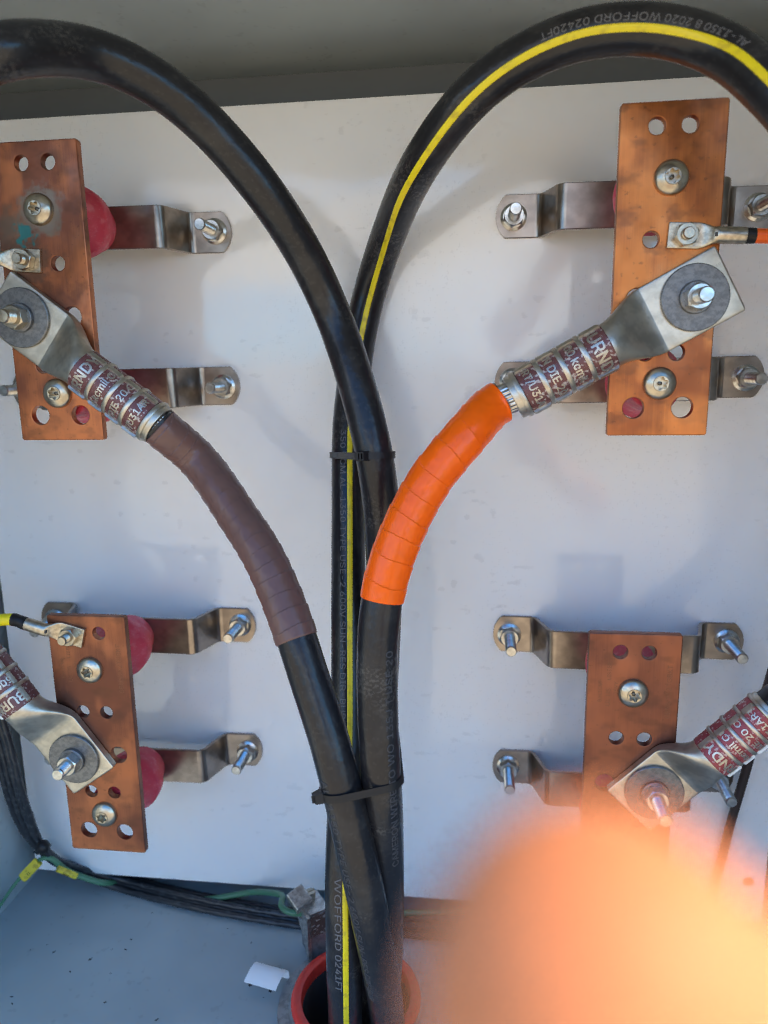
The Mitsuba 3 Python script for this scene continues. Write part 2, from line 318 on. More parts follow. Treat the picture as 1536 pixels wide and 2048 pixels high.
ST = [('GBMV212TGBKT', .0036, .0262, .063), ('LISTED', .0028, -.0155, .035), ('UL US', .0034, -.0155, .055), ('2S9Y', .0028, -.0105, .046), ('B.H.1CMP', .0026, -.0215, .052)]
BARS = dict(UL=(-.1821, .2529), UR=(.2365, .2546), LL=(-.1790, -.0857), LR=(.2307, -.0876))
ground_bar(*BARS['UL'], 'copper_a', 'stained copper bar at upper left with grey and green tarnish round its screw', (-.003, -.003), .037, [])
ground_bar(*BARS['UR'], 'copper_b', 'brightest orange copper bar at upper right, under the lug with the orange taped cable', (-.001, 0), .037, [])
ground_bar(*BARS['LL'], 'copper_c', 'copper bar at lower left carrying the small lug with the yellow wire', (-.0036, -.0036), .038, ST)
ground_bar(*BARS['LR'], 'copper_d', 'dull brown copper bar at lower right, its lower end behind the blurred finger', (.0074, .0085), .042, ST)

# ------------------------------------------------------------------ big crimped cable lugs
def sup(a, w, h, n):
    c, s = np.cos(a), np.sin(a); return np.c_[np.sign(c) * np.abs(c) ** (2 / n) * w, np.sign(s) * np.abs(s) ** (2 / n) * h]
def lug_body():
    A = np.linspace(0, 2 * np.pi, 72, endpoint=False) + .02
    R = .0146; rows = []
    def add(x, w, h, n, zc):
        q = sup(A, w, h, n); rows.append(np.c_[np.full(len(q), x), q[:, 0], q[:, 1] + zc])
    hw, pt = .0222, .0068
    add(-.0240, hw - .0022, pt / 2 - .0008, 14, pt / 2); add(-.0235, hw - .0006, pt / 2 - .0003, 14, pt / 2); add(-.0228, hw, pt / 2, 14, pt / 2)
    add(.0255, hw, pt / 2, 14, pt / 2); add(.0262, hw, pt / 2 + .0001, 14, pt / 2 + .0001)
    for u in np.linspace(0, 1, 14)[1:]:
        e = u * u * (3 - 2 * u); l = .35 * u + .65 * e
        h = pt / 2 + (R - pt / 2) * l; w = hw + (R - hw) * e
        add(.0262 + .0305 * u, w, h, 2 + 12 * (1 - u) ** 2.2, h + .0012 * e)
    zc = R + .0012
    for x in (.0585, .118, .1212): add(x, R, R, 2, zc)
    add(.1220, R - .0005, R - .0005, 2, zc); add(.1222, R - .0022, R - .0022, 2, zc); add(.1150, R - .0024, R - .0024, 2, zc)
    return loft(rows), R, zc
LUG, LR_, LZ = lug_body()
def shell(x0, x1, r0, r1, zc, a0, a1, n=40, b=.0005):
    """part of a sleeve between the angles a0..a1 (degrees, 0 = outwards)"""
    rings = []
    for a in np.radians(np.linspace(a0, a1, n)):
        p = [(x0, r0), (x0, r1 - b), (x0 + b, r1), (x1 - b, r1), (x1, r1 - b), (x1, r0)]
        rings.append(np.array([[x, r * math.sin(a), zc + r * math.cos(a)] for x, r in p]))
    return loft(rings)
def full_ring(x, w, r0, r1, zc):
    prof = [(r0, x - w / 2), (r1 - .0004, x - w / 2), (r1, x - w / 4), (r1, x + w / 4), (r1 - .0004, x + w / 2), (r0, x + w / 2)]
    m = man_lathe(prof, 64); return arr(m).copy().apply_transform(frame((0, 0, zc), (0, 1, 0), (0, 0, 1), (1, 0, 0)))
def wrap_text(txt, h, xc, phi, r, zc):
    m = meshkit.text_mesh(txt, h, .001, bold=True); v, f = trimesh.remesh.subdivide_to_size(m.vertices, m.faces, h * .45, max_iter=12)
    w = v[:, 0].max() - v[:, 0].min(); a = (v[:, 0] - v[:, 0].min() - w / 2) / r + math.radians(phi); rr = r + np.where(v[:, 2] > .0005, .0004, -.0004)
    return trimesh.Trimesh(np.c_[xc - (v[:, 1] - h / 2), rr * np.sin(a), zc + rr * np.cos(a)], f, process=False)
BANDS = [(.0575, .0725, 'BURNDY', .0072), (.0740, .0865, '500 kcmil CU', .0049), (.0882, .1005, 'IN DIE 20 O', .0049), (.1022, .1150, '54RT/U31ART', .0047)]
WASH = man_lathe([(0, 0), (.0203, 0), (.0206, .0004), (.0206, .0021), (.0201, .0025), (0, .0025)], 72)
LOCK = man_lathe([(0, 0), (.0098, 0), (.0100, .0003), (.0099, .0024), (.0094, .0028), (0, .0028)], 48)
BIGNUT = hexnut(.0147, .0078, .0046)
def cable_lug(bar, side, end, paint, label, phi, tip, pnl, xs=1.0):
    def Q(m):
        m = arr(m).copy(); v = np.array(m.vertices); v[:, 0] = np.where(v[:, 0] > 0, v[:, 0] * xs, v[:, 0]); m.vertices = v; return m
    bx, bz = BARS[bar]; x, z = bx + side * .0167, bz - .1165
    a = math.degrees(math.atan2(end[1] - z, end[0] - x))
    X = wallframe(x, -S - .0001, z, a); X2 = wallframe(x, -S - .0070, z, 0)
    t = thing('cable_lug', label, 'cable lug', 'crimped lugs bolted to the copper bars')
    obj('lug_body', Q(LUG), 'tin_plate', t, 40, X)
    for i, (x0, x1, txt, h) in enumerate(BANDS):
        b = obj('painted_band', Q(shell(x0, x1, LR_ - .0006, LR_ + .0005, LZ, -150, 150)), paint, t, 30, X)
        obj('lettering', Q(wrap_text(txt, h, (x0 + x1) / 2, phi + (0, 6, 4, -3)[i], LR_ + .0006, LZ)), pnl, b, False, X)
        obj('die_flash', Q(cat(*[shell(x0 + .0008, x1 - .0004, LR_ - .0006, LR_ + .0024, LZ, s * 64 - 6, s * 64 + 6, 8, .0010) for s in (-1, 1)])), 'tin_plate', b, 30, X)
    for x0 in (.0733, .0874, .1012, .1166): obj('ridge', Q(full_ring(x0, .0031, LR_ - .001, LR_ + .0014, LZ)), 'tin_plate', t, 35, X)
    obj('stamped_lettering', meshkit.text_mesh('500 KCMIL', .0024, .0003).apply_transform(trimesh.transformations.rotation_matrix(math.pi / 2, (0, 0, 1))).apply_translation((-.0195, -.012, .00665)), 'stainless', t, False, X)
    obj('flat_washer', WASH, 'galvanized', t, 30, X2)
    obj('lock_washer', LOCK, 'galvanized', t, 30, X2 @ trimesh.transformations.translation_matrix((0, 0, .0026)))
    obj('nut', BIGNUT, 'zinc' if bar != 'UL' else 'stainless', t, 25, wallframe(x, -S - .0070 - .0053, z, a + 12))
    obj('bolt', cat(stud(.0048, -.018, tip, .0016), hexnut(.0142, .006, .001).translate((0, 0, -.0195))), 'zinc' if bar != 'UL' else 'stainless', t, 30, X2)
cable_lug('UL', -1, (-.1008, .0613), 'maroon_dark', 'silver lug with dark maroon bands crimped on the brown taped cable', -12, .023, 'tin_plate', 1.02)
cable_lug('UR', 1, (.1400, .0764), 'maroon_dark', 'silver lug with dark maroon bands crimped on the orange taped cable', 3, .026, 'tin_plate', 1.04)
cable_lug('LL', -1, (-.2281, -.1560), 'maroon_dark', 'silver lug with worn maroon bands on the lower left copper bar', 10, .025, 'tin_plate')
cable_lug('LR', 1, (.2812, -.1696), 'maroon_red', 'silver lug with reddish pink bands on the lower right copper bar', -16, .035, 'tin_plate', .83)

# ------------------------------------------------------------------ small lugs with thin wires
def small_lug(bar, u, v, end, label, studtip):
    bx, bz = BARS[bar]; x, z = bx + u, bz - v
    a = math.degrees(math.atan2(end[1] - z, end[0] - x))
    X = wallframe(x, -S - .0001, z, a)
    t = thing('small_lug', label, 'cable lug')
    A = np.linspace(0, 2 * np.pi, 40, endpoint=False) + .03; rows = []
    def add(px, w, h, n, zc): q = sup(A, w, h, n); rows.append(np.c_[np.full(len(q), px), q[:, 0], q[:, 1] + zc])
    add(-.0102, .0074, .0010, 12, .0012); add(-.0100, .0078, .0012, 12, .0012); add(.0085, .0078, .0012, 12, .0012); add(.0120, .0070, .0015, 7, .0016); add(.0160, .0052, .0030, 3.2, .0034)
    for px in (.0185, .0345): add(px, .0051, .0048, 2, .0055)
    add(.0350, .0047, .0044, 2, .0055); add(.0340, .0038, .0035, 2, .0055)
    obj('tongue', loft(rows), 'small_lug_tin', t, 40, X)
    obj('inspection_hole', box(.0165, .0185, -.0012, .0012, .0060, .0091), 'pipe_dark', t, False, X)
    obj('crimp_dent', loft([np.c_[np.full(24, px), sup(np.linspace(0, 2 * np.pi, 24, endpoint=False), w, h, 3)] + [0, 0, .0092] for px, w, h in ((.0215, .001, .0003), (.0225, .0019, .0007), (.0285, .0019, .0007), (.0295, .001, .0003))]), 'small_lug_tin', t, 40, X)
    obj('nut', hexnut(.0127, .0062, .0036), 'stainless', t, 25, wallframe(x, -S - .0027, z, a + 17))
    obj('bolt', cat(stud(.0037, -.012, studtip, .0012), hexnut(.0110, .004, .001).translate((0, 0, -.0125))), 'stainless', t, 30, wallframe(x, -S - .0026, z))
    d = np.array([math.cos(math.radians(a)), 0, math.sin(math.radians(a))]); return np.array([x, -S - .0052, z]) + d * .034, d
e1, d1 = small_lug('UR', .0098, .0785, (.2779, .1744), 'small tinned lug bolted to the brightest copper bar, feeding the orange wire', .0105)
e2, d2 = small_lug('UL', -.0118, .0775, (-.2251, .1777), 'small tinned lug above the upper left big lug, cut by the left edge', .012)
e3, d3 = small_lug('LL', -.0118, .0150, (-.2195, -.0926), 'small tinned lug at the top of the lower left copper bar, feeding the yellow wire', .013)
def thin_wire(start, d, far, cover, r, name, label, shrink=.014):
    p = Path([start - d * .004, start + d * .005, start + d * .012] + far)
    t = thing(name, label, 'wire')
    obj('insulation', p.tube(r, shrink, None, 24), cover, t, 40); obj('heat_shrink', p.tube(lambda s, a: r * (1.06 + .04 * np.sin(s * 700) * np.sin(2 * a)), .003, shrink + .001, 24, .0006), 'black_plastic', t, 40)
thin_wire(e1, d1, [e1 + d1 * .03 + np.array([0, .002, -.0005]), e1 + np.array([.06, .006, -.008]), e1 + np.array([.112, .03, -.03])], 'wire_orange', .0044, 'orange_wire', 'orange insulated wire with a black sleeve at the right edge', .0095)
thin_wire(e2, d2, [e2 + d2 * .03, e2 + np.array([-.070, .01, -.01])], 'wire_black', .0040, 'dark_wire', 'thin dark wire leaving the left edge')
thin_wire(e3, d3, [e3 + np.array([-.022, -.001, .003]), e3 + np.array([-.045, .0, .004]), e3 + np.array([-.09, .01, .004])], 'wire_yellow', .0046, 'yellow_wire', 'yellow insulated wire with a black sleeve at the left edge', .0155)

# ------------------------------------------------------------------ power cables
CABLE_LEFT_LOOP=[[-0.2657,-0.127,-0.1023],[-0.292,-0.14,-0.06],[-0.303,-0.165,0.0],[-0.295,-0.19,0.065],[-0.262,-0.212,0.135],[-0.215,-0.228,0.195],[-0.165,-0.237,0.238],[-0.1181,-0.2381,0.2561],[-0.1051,-0.2139,0.2657],[-0.0893,-0.1905,0.2697],[-0.0685,-0.1738,0.2626],[-0.0475,-0.1538,0.2469],[-0.0283,-0.1403,0.2254],[-0.0088,-0.1231,0.1968],[0.0051,-0.1016,0.1675],[0.0194,-0.0917,0.1314],[0.0327,-0.1022,0.0968],[0.0434,-0.1129,0.063],[0.0494,-0.1175,0.037],[0.0525,-0.1136,0.0037],[0.0537,-0.11,-0.0298],[0.0527,-0.1077,-0.068],[0.0507,-0.1057,-0.1075],[0.0486,-0.1088,-0.1461],[0.0511,-0.1289,-0.1956],[0.0543,-0.144,-0.2465],[0.0523,-0.1421,-0.3112],[0.0423,-0.1119,-0.4087],[0.0308,-0.0756,-0.5257],[0.0245,-0.0526,-0.6104]]
CABLE_RIGHT_LOOP=[[0.317,-0.127,-0.1325],[0.333,-0.127,-0.116],[0.356,-0.133,-0.085],[0.377,-0.147,-0.03],[0.38,-0.168,0.045],[0.36,-0.187,0.112],[0.325,-0.198,0.163],[0.2889,-0.2041,0.1931],[0.2772,-0.1946,0.2166],[0.2647,-0.1827,0.2372],[0.2478,-0.1646,0.2607],[0.224,-0.1545,0.2748],[0.1979,-0.1517,0.2796],[0.1719,-0.1446,0.2803],[0.1445,-0.1392,0.2735],[0.1188,-0.135,0.2597],[0.0975,-0.1205,0.2433],[0.0804,-0.1002,0.2277],[0.0634,-0.0647,0.2107],[0.0466,-0.0308,0.1857],[0.033,-0.0164,0.1543],[0.0247,-0.0194,0.1196],[0.0207,-0.033,0.0807],[0.0194,-0.0466,0.0503],[0.0201,-0.056,0.029],[0.0225,-0.0797,-0.0381],[0.0248,-0.1042,-0.109],[0.027,-0.1245,-0.1592],[0.0283,-0.149,-0.2045],[0.029,-0.1665,-0.2399],[0.0294,-0.1756,-0.2845],[0.0245,-0.1568,-0.3658],[0.0165,-0.1191,-0.4779],[0.0098,-0.0872,-0.5694]]
CABLE_BROWN_TAPE=[[-0.1062,-0.127,0.0665],[-0.1008,-0.127,0.0613],[-0.0828,-0.1133,0.0394],[-0.0617,-0.1232,0.0183],[-0.0437,-0.1353,-0.002],[-0.0259,-0.1492,-0.0206],[-0.01,-0.1624,-0.0449],[0.0035,-0.1762,-0.0702],[0.0138,-0.1836,-0.0976],[0.0246,-0.1904,-0.1277],[0.0348,-0.1966,-0.1646],[0.0441,-0.1971,-0.213],[0.0534,-0.1883,-0.2863],[0.0556,-0.158,-0.3657],[0.0529,-0.1204,-0.4569],[0.0481,-0.0807,-0.5612]]
CABLE_ORANGE_TAPE=[[0.1393,-0.127,0.0777],[0.1342,-0.127,0.0755],[0.1154,-0.1457,0.0591],[0.0961,-0.1578,0.0372],[0.0817,-0.1651,0.0152],[0.07,-0.1729,-0.0104],[0.0607,-0.1789,-0.0439],[0.058,-0.1837,-0.0756],[0.0578,-0.1872,-0.1078],[0.059,-0.1906,-0.1404],[0.0599,-0.1893,-0.1694],[0.0595,-0.1792,-0.2205],[0.0568,-0.159,-0.2963],[0.0486,-0.1239,-0.3961],[0.0389,-0.0953,-0.4763],[0.0298,-0.0655,-0.5765]]
WIRE_DARK_RIGHT=[[0.347,-0.06,-0.1119],[0.3472,-0.04,-0.1662],[0.3479,-0.03,-0.1929],[0.3482,-0.022,-0.2197],[0.3468,-0.016,-0.2477],[0.3432,-0.012,-0.2793],[0.3397,-0.01,-0.3066],[0.3371,-0.009,-0.3292],[0.3331,-0.009,-0.3561],[0.3314,-0.009,-0.3746],[0.3308,-0.006,-0.403],[0.3298,0.0,-0.4349]]
BUNDLE_0=[[-0.3285,-0.06,-0.152],[-0.3155,-0.055,-0.2063],[-0.3144,-0.05,-0.2385],[-0.3144,-0.045,-0.2768],[-0.3149,-0.036,-0.314],[-0.3096,-0.026,-0.3485],[-0.2966,-0.016,-0.3736],[-0.274,0.0084,-0.4033],[-0.2457,0.0186,-0.4165],[-0.1913,0.0063,-0.4165],[-0.1351,-0.0035,-0.4165],[-0.0873,-0.0095,-0.4165],[-0.0464,-0.0133,-0.4165],[0.0124,-0.015,-0.4165],[0.0601,-0.0138,-0.4165],[0.1258,-0.0157,-0.4165],[0.1893,-0.0212,-0.4165]]
BUNDLE_1=[[-0.3147,-0.064,-0.1493],[-0.3017,-0.059,-0.2031],[-0.3005,-0.054,-0.235],[-0.3002,-0.049,-0.273],[-0.3006,-0.04,-0.3098],[-0.2977,-0.03,-0.3457],[-0.2872,-0.02,-0.3724],[-0.2655,0.0015,-0.4015],[-0.2372,0.0068,-0.4125],[-0.1839,-0.0051,-0.4125],[-0.1288,-0.0147,-0.4125],[-0.0818,-0.0205,-0.4125],[-0.0417,-0.0241,-0.4125],[0.0161,-0.0256,-0.4125],[0.063,-0.0245,-0.4125],[0.1275,-0.0262,-0.4125],[0.1899,-0.0315,-0.4125]]
BUNDLE_2=[[-0.3229,-0.06,-0.1532],[-0.3098,-0.055,-0.2075],[-0.3087,-0.05,-0.2397],[-0.3085,-0.045,-0.278],[-0.3089,-0.036,-0.3152],[-0.3053,-0.026,-0.3519],[-0.2941,-0.016,-0.3793],[-0.27,0.0032,-0.4073],[-0.2392,0.0058,-0.4165],[-0.1859,-0.006,-0.4165],[-0.1308,-0.0154,-0.4165],[-0.0838,-0.0212,-0.4165],[-0.0437,-0.0247,-0.4165],[0.0142,-0.0262,-0.4165],[0.0611,-0.025,-0.4165],[0.1258,-0.0267,-0.4165],[0.1882,-0.0319,-0.4165]]
BUNDLE_3=[[-0.3104,-0.064,-0.152],[-0.2972,-0.059,-0.2058],[-0.296,-0.054,-0.2377],[-0.2956,-0.049,-0.2758],[-0.2959,-0.04,-0.3127],[-0.2949,-0.03,-0.3504],[-0.2864,-0.02,-0.379],[-0.2648,-0.0015,-0.4078],[-0.2358,-0.0012,-0.4165],[-0.1831,-0.0127,-0.4165],[-0.1284,-0.0219,-0.4165],[-0.082,-0.0275,-0.4165],[-0.0422,-0.0309,-0.4165],[0.0152,-0.0323,-0.4165],[0.0617,-0.0311,-0.4165],[0.1257,-0.0327,-0.4165],[0.1877,-0.0377,-0.4165]]
GREEN_LEFT=[[-0.3507,-0.05,-0.427],[-0.336,-0.045,-0.4087],[-0.3241,-0.04,-0.3913],[-0.3138,-0.035,-0.3789],[-0.3016,-0.03,-0.368],[-0.292,-0.028,-0.3649],[-0.2816,-0.022,-0.3797],[-0.2687,-0.015,-0.3935],[-0.25,-0.012,-0.4017],[-0.242,0.011,-0.4185],[-0.1887,-0.0,-0.4187],[-0.1541,-0.0077,-0.417],[-0.1326,-0.0095,-0.412],[-0.0969,-0.0086,-0.403],[-0.0694,-0.024,-0.3889],[-0.054,-0.042,-0.3784],[-0.0515,-0.056,-0.375],[-0.0444,-0.062,-0.3751],[-0.0337,-0.06,-0.3778],[-0.0294,-0.052,-0.3852]]
GREEN_RIGHT=[[-0.0256,-0.0178,-0.412],[0.0124,-0.0138,-0.412],[0.0559,-0.0092,-0.412],[0.0975,-0.0036,-0.412],[0.1448,0.0053,-0.412],[0.1925,0.0143,-0.412]]

RC = .0130
def dusty(seed, amp=.00022):
    def f(s, a):
        P_ = np.stack([s * 40, np.cos(a) * 1.2 + seed, np.sin(a) * 1.2], -1); return RC + amp * (meshkit.fbm(P_, 3, seed) - .5) * 2
    return f
pA, pB, pC, pD = Path(CABLE_LEFT_LOOP), Path(CABLE_RIGHT_LOOP), Path(CABLE_BROWN_TAPE), Path(CABLE_ORANGE_TAPE)
t = thing('power_cable', 'thick plain black cable looping over the top left of the panel', 'cable', None)
obj('sheath', pA.tube(dusty(1), n=56), 'rubber', t, 60)
obj('printed_text', pA.text('AL-1350 TYPE USE-2 600V SUN-RES DIR-BUR XLP 2020', .0044, .10, .95, RC + .0002), 'rubber_print_faint', t, False)
t = thing('power_cable', 'thick black cable with a yellow stripe looping over the top right of the panel', 'cable', None)
obj('sheath', pB.tube(dusty(2), n=56), 'rubber', t, 60)
angB = lambda s: -.48 + .22 * np.clip((np.asarray(s) - .25) / .35, 0, 1)
obj('stripe', pB.strip(-.16, .16, RC, .0, pB.L, angB, .0004), 'stripe_yellow', t, 40, )
angT = lambda s: angB(s) + .40
sB = lambda q: pB.near(q)
for txt, h, a_, b_ in (('AL-1350 8 2020 WOFFORD 02420FT', .0041, (.2533, -.1737, .2480), (.1534, -.1511, .2752)), ('350 KCM AL-1350 TYPE USE-2 600V SUN-RES DIR-BUR XLP', .0042, (.0191, -.0474, .0464), (.0210, -.120, -.1740)),
        ('WOFFORD 0241FT', .0046, (.0296, -.1708, -.2464), (.0300, -.182, -.3350))):
    obj('printed_text', pB.text(txt, h, sB(a_), angT, RC + .0002, length=sB(b_) - sB(a_)), 'rubber_print', t, False)
def taped(path, name, label, cover, seam, s_end, text, faint, ang, s_text, up, seed, pitch, flip=1, s0=.0085):
    t = thing(name, label, 'cable', None)
    obj('sheath', path.tube(dusty(seed), s0 - .0015, None, 56), 'rubber', t, 60)
    obj('conductor', path.tube(lambda s, a: .0092 + .0010 * np.abs(np.sin(9.5 * a + s * 60)), -.012, s0 - .001, 152, .003), 'zinc', t, 40)
    r0 = RC + .0004
    def tr(s, a):
        a_ = a + .75 * np.sin(a + seed)             # the wraps are not quite even
        u = (s / pitch + flip * a_ / (2 * np.pi) + .16 * np.sin(s * 75 + seed) + .05 * np.sin(s * 210) + .03 * np.sin(3 * a + s * 120)) % 1.0
        end = np.minimum(1, np.minimum(s - s0, s_end - s) / .0006 + .3)
        return r0 + .0004 * end + .00052 * (1 - u) ** 1.3 * end + .00022 * (meshkit.noise(np.stack([s * 260, np.cos(a) * 3, np.sin(a) * 3], -1), seed) - .5)
    obj('tape_wrap', path.tube(tr, s0, s_end, 96, .0005), cover, t, 25)
    if text: obj('printed_text', path.text(text, .0048, s_text, ang, RC + .0002, up=up, gap=1.2), 'rubber_print_faint' if faint else 'rubber_print', t, False)
    return t
taped(pC, 'power_cable', 'thick black cable whose top end is wrapped in brown tape', 'tape_brown', 'tape_seam_brown', pC.near((-.0006, -.1745, -.0830)) - .0065, 'AL-1350 TYPE USE-2 600V SUN-RES DIR-BUR', True, -.35 + .9, .285, 1, 3, .0105, -1)
taped(pD, 'power_cable', 'thick black cable whose top end is wrapped in bright orange tape', 'tape_orange', 'tape_seam_orange', pD.near(np.array(CABLE_ORANGE_TAPE[6])), 'CAMERON WIRE TO WO 135J T USE 20', True, -.72, pD.near((.0704, -.1838, -.2246)), -1, 4, .0150, 1, .0062)

# ------------------------------------------------------------------ cable ties
def cable_tie(center, normal, cables, label, head_dir, width=.0048, rads=None, tail=.006):
    n = np.array(normal, float); n /= np.linalg.norm(n); c = np.array(center, float)
    u = np.array([1, 0, 0.]) - n * n[0]; u /= np.linalg.norm(u); v = np.cross(n, u)
    discs = []
    for p, r in cables:
        h = (p.q - c) @ n; d = np.linalg.norm(p.q - c, axis=1); i = np.argmin(np.abs(h) + (d > .09) * 9)
        dd = p.q[min(i + 5, len(p.q) - 1)] - p.q[max(i - 5, 0)]; q = p.q[i] - c
        discs.append(Point(q @ u, q @ v).buffer(r, 48))
    h = unary_union(discs).convex_hull; band = h.buffer(.0016).difference(h.buffer(.0003))
    m = trimesh.creation.extrude_polygon(band, width, engine='earcut'); m.apply_translation((0, 0, -width / 2)); X = frame(c, u, v, n)
    t = thing('cable_tie', label, 'cable tie', None)
    obj('strap', m, 'black_plastic', t, 35, X)
    hd = np.array([np.dot(head_dir, u), np.dot(head_dir, v)]); o = h.buffer(.0016).exterior
    ray_ = [o.interpolate(s, normalized=True) for s in np.linspace(0, 1, 800)]
    best = min(ray_, key=lambda q: abs(q.x - hd[0]) - .3 * q.y * np.sign(hd[1]))
    e = .0005; s = o.project(best); a, b = o.interpolate(s - e), o.interpolate(s + e); tx = np.array([b.x - a.x, b.y - a.y]); tx /= np.linalg.norm(tx); nx = np.array([tx[1], -tx[0]])
    if np.dot(nx, (best.x, best.y)) < 0: nx = -nx
    ex = u * tx[0] + v * tx[1]; ey = n; ez = u * nx[0] + v * nx[1]
    if np.dot(np.cross(ex, ey), ez) < 0: ex = -ex
    Xh = frame(c + u * best.x + v * best.y, ex, ey, ez)
    hb = m3.Manifold.hull(m3.Manifold.cube((.0082, .0066, .001), True).translate((0, 0, -.0008)) + m3.Manifold.cube((.0064, .0056, .001), True).translate((0, 0, .0040)))
    hb = hb - m3.Manifold.cube((.0034, .0040, .02), True).translate((.0008, 0, 0))
    obj('head', hb, 'black_plastic', t, 25, Xh)
    obj('tail', m3.Manifold.cube((.0012, .0044, tail), True).translate((.0008, 0, tail / 2 - .001)), 'black_plastic', t, 25, Xh)
cable_tie((.036, -.105, .0375), (-.03, .10, 1), [(pA, RC), (pB, RC)], 'black cable tie binding the plain black and yellow striped cables, upper one of two', (.010, -1, 0), tail=.0058)
cable_tie((.045, -.18, -.166), (-.17, .12, 1), [(pA, RC), (pB, RC), (pC, RC), (pD, RC)], 'black cable tie round all four thick cables, lower one of two', (-.003, -1, 0), tail=.007)

# ------------------------------------------------------------------ thin wires at the foot of the cabinet
bund = []
for k, pts in enumerate((BUNDLE_0, BUNDLE_1, BUNDLE_2, BUNDLE_3)):
    p = Path(pts, .0012); bund.append(p)
    o = obj('black_wire', p.tube(lambda s, a, k=k: .0030 * (1 + .05 * np.sin(3 * a + s * 260 + k)), 0, None, 24, .0012), 'wire_black', None, 40)
    labels[o] = {'label': ('top', 'second from top', 'third from top', 'lowest')[k] + ' of the thin black wires along the cabinet floor', 'category': 'wire', 'group': 'black wires bundled along the cabinet floor'}
p = Path(WIRE_DARK_RIGHT); o = obj('brown_wire', p.tube(.0037, n=24), 'wire_brown', None, 40)
labels[o] = {'label': 'dark brown wire hanging down the panel at the right edge', 'category': 'wire'}
pG = Path(GREEN_LEFT); o = obj('green_wire', pG.tube(lambda s, a: .0027 - .0011 * np.clip((.10 - s) / .03, 0, 1), 0, pG.L - .0105, n=20), 'wire_green', None, 40)
obj('bare_strands', pG.tube(lambda s, a: .0019 + .0004 * np.abs(np.sin(4 * a + s * 900)), pG.L - .0115, pG.L, 40, .0006), 'copper_strand', o, 40)
labels[o] = {'label': 'green wire from the left wall along the bundle to the lug of the conduit bushing', 'category': 'wire'}
p = Path(GREEN_RIGHT); o = obj('green_wire', p.tube(.0027, n=20), 'wire_green', None, 40)
labels[o] = {'label': 'green wire along the foot of the panel to the right of the thick cables', 'category': 'wire'}
cable_tie((-.2930, -.0320, -.3530), (.62, .1, -.72), [(b, .0032) for b in bund], 'small black cable tie round the wire bundle in the lower left corner', (.004, -1, 0), .004, tail=.010)
o = obj('cable_clamp', m3.Manifold.hull(m3.Manifold.sphere(.0062, 32).translate((-.2868, -.0400, -.3440)) + m3.Manifold.sphere(.0048, 32).translate((-.2915, -.0340, -.3510))), 'black_plastic', None, 50)
labels[o] = {'label': 'black knob shaped wire clamp on the bundle in the lower left corner', 'category': 'clamp'}
def tagmesh(a, b, w, th):
    a, b = np.array(a), np.array(b); ex = (b - a) / np.linalg.norm(b - a); ez = np.array([0, -1, 0]) + ex * ex[1]; ez /= np.linalg.norm(ez); ey = np.cross(ez, ex); L = np.linalg.norm(b - a)
    m = m3.Manifold.hull(m3.Manifold.cylinder(L, th, th, 20).rotate((0, 90, 0)) + m3.Manifold.cube((L, w, .0012)).translate((0, -w * .35, -.0006)))
    return arr(m).copy().apply_transform(frame(a, ex, ey, ez)), frame(a, ex, ey, ez), L
for a, b, w, txt, lab in (((-.3135, -.0370, -.3835), (-.2985, -.0315, -.3680), .0095, 'TE', 'yellow wire marker tag on the green wire beside the left wall'), ((-.2825, -.0285, -.3760), (-.2690, -.0205, -.3895), .0050, 'GND', 'small yellow wire marker on the bundle beside the black clamp')):
    m, X, L = tagmesh(a, b, w, .0030); t = thing('wire_marker', lab, 'tag', None); obj('sleeve', m, 'label_yellow', t, 40)
    obj('printed_text', meshkit.text_mesh(txt, .0024, .0003).apply_translation((L * .3, -.0012, .0030)), 'ink_black', t, False, X)

# ------------------------------------------------------------------ conduit with grounding bushing
t = thing('grounding_bushing', 'grey conduit bushing with red insulating throat where the four thick cables come up', 'bushing')
at = lambda m, x=CX, y=CY, z=ZF: arr(m).copy().apply_translation((x, y, z))
obj('locknut', at(man_lathe([(.046, 0), (.0645, 0), (.0650, .0008), (.0645, .0032), (.0560, .0042), (.046, .0042)], 96)), 'die_cast', t, 30)
obj('collar', at(man_lathe([(.0465, .0043), (.0545, .0043), (.0555, .0050), (.0555, .0078), (.0545, .0085), (.0465, .0085)], 96)), 'die_cast', t, 30)
obj('red_throat', at(man_lathe([(.0445, -.004), (.0462, -.004), (.0462, .0086), (.0525, .0088), (.0535, .0096), (.0525, .0124), (.0505, .0138), (.0478, .0138), (.0452, .0124), (.0444, .0096)], 96)), 'red_plastic', t, 40)
obj('conduit_pipe', at(lathe([(.0440, -.3), (.0440, .002), (.0444, .002), (.0444, -.3)], 64)), 'pipe_dark', t, 40)
obj('conduit_bottom', at(m3.Manifold.cylinder(.002, .0445, .0445, 48), z=ZF - .302), 'pipe_dark', t, 30)
# lay-in ground lug bolted to the side of the collar
Xl = frame((-.0217, -.0699, ZF), (.80, .60, 0), (-.60, .80, 0), (0, 0, 1))
g = obj('ground_lug', trimesh.creation.extrude_polygon(Polygon([(0, .001), (.003, .001), (.006, .013), (.027, .040), (.027, .0475), (.0235, .0490), (0, .0470)]).difference(Point(.0150, .0400).buffer(.0024)), .0032, engine='earcut').apply_transform(frame((-.0032, 0, 0), (0, 1, 0), (0, 0, 1), (1, 0, 0))), 'aluminium', t, 25, Xl)
obj('clamp_block', m3.Manifold.hull(m3.Manifold.cube((.0176, .0250, .0200)).translate((.0002, .0006, .0262)) + m3.Manifold.cube((.0166, .0240, .0212)).translate((.0007, .0011, .0256))), 'corroded', t, 25, Xl)
obj('clamp_cap', m3.Manifold.cube((.0180, .0262, .0022)).translate((-.0001, .0001, .0475)), 'aluminium', t, 25, Xl)
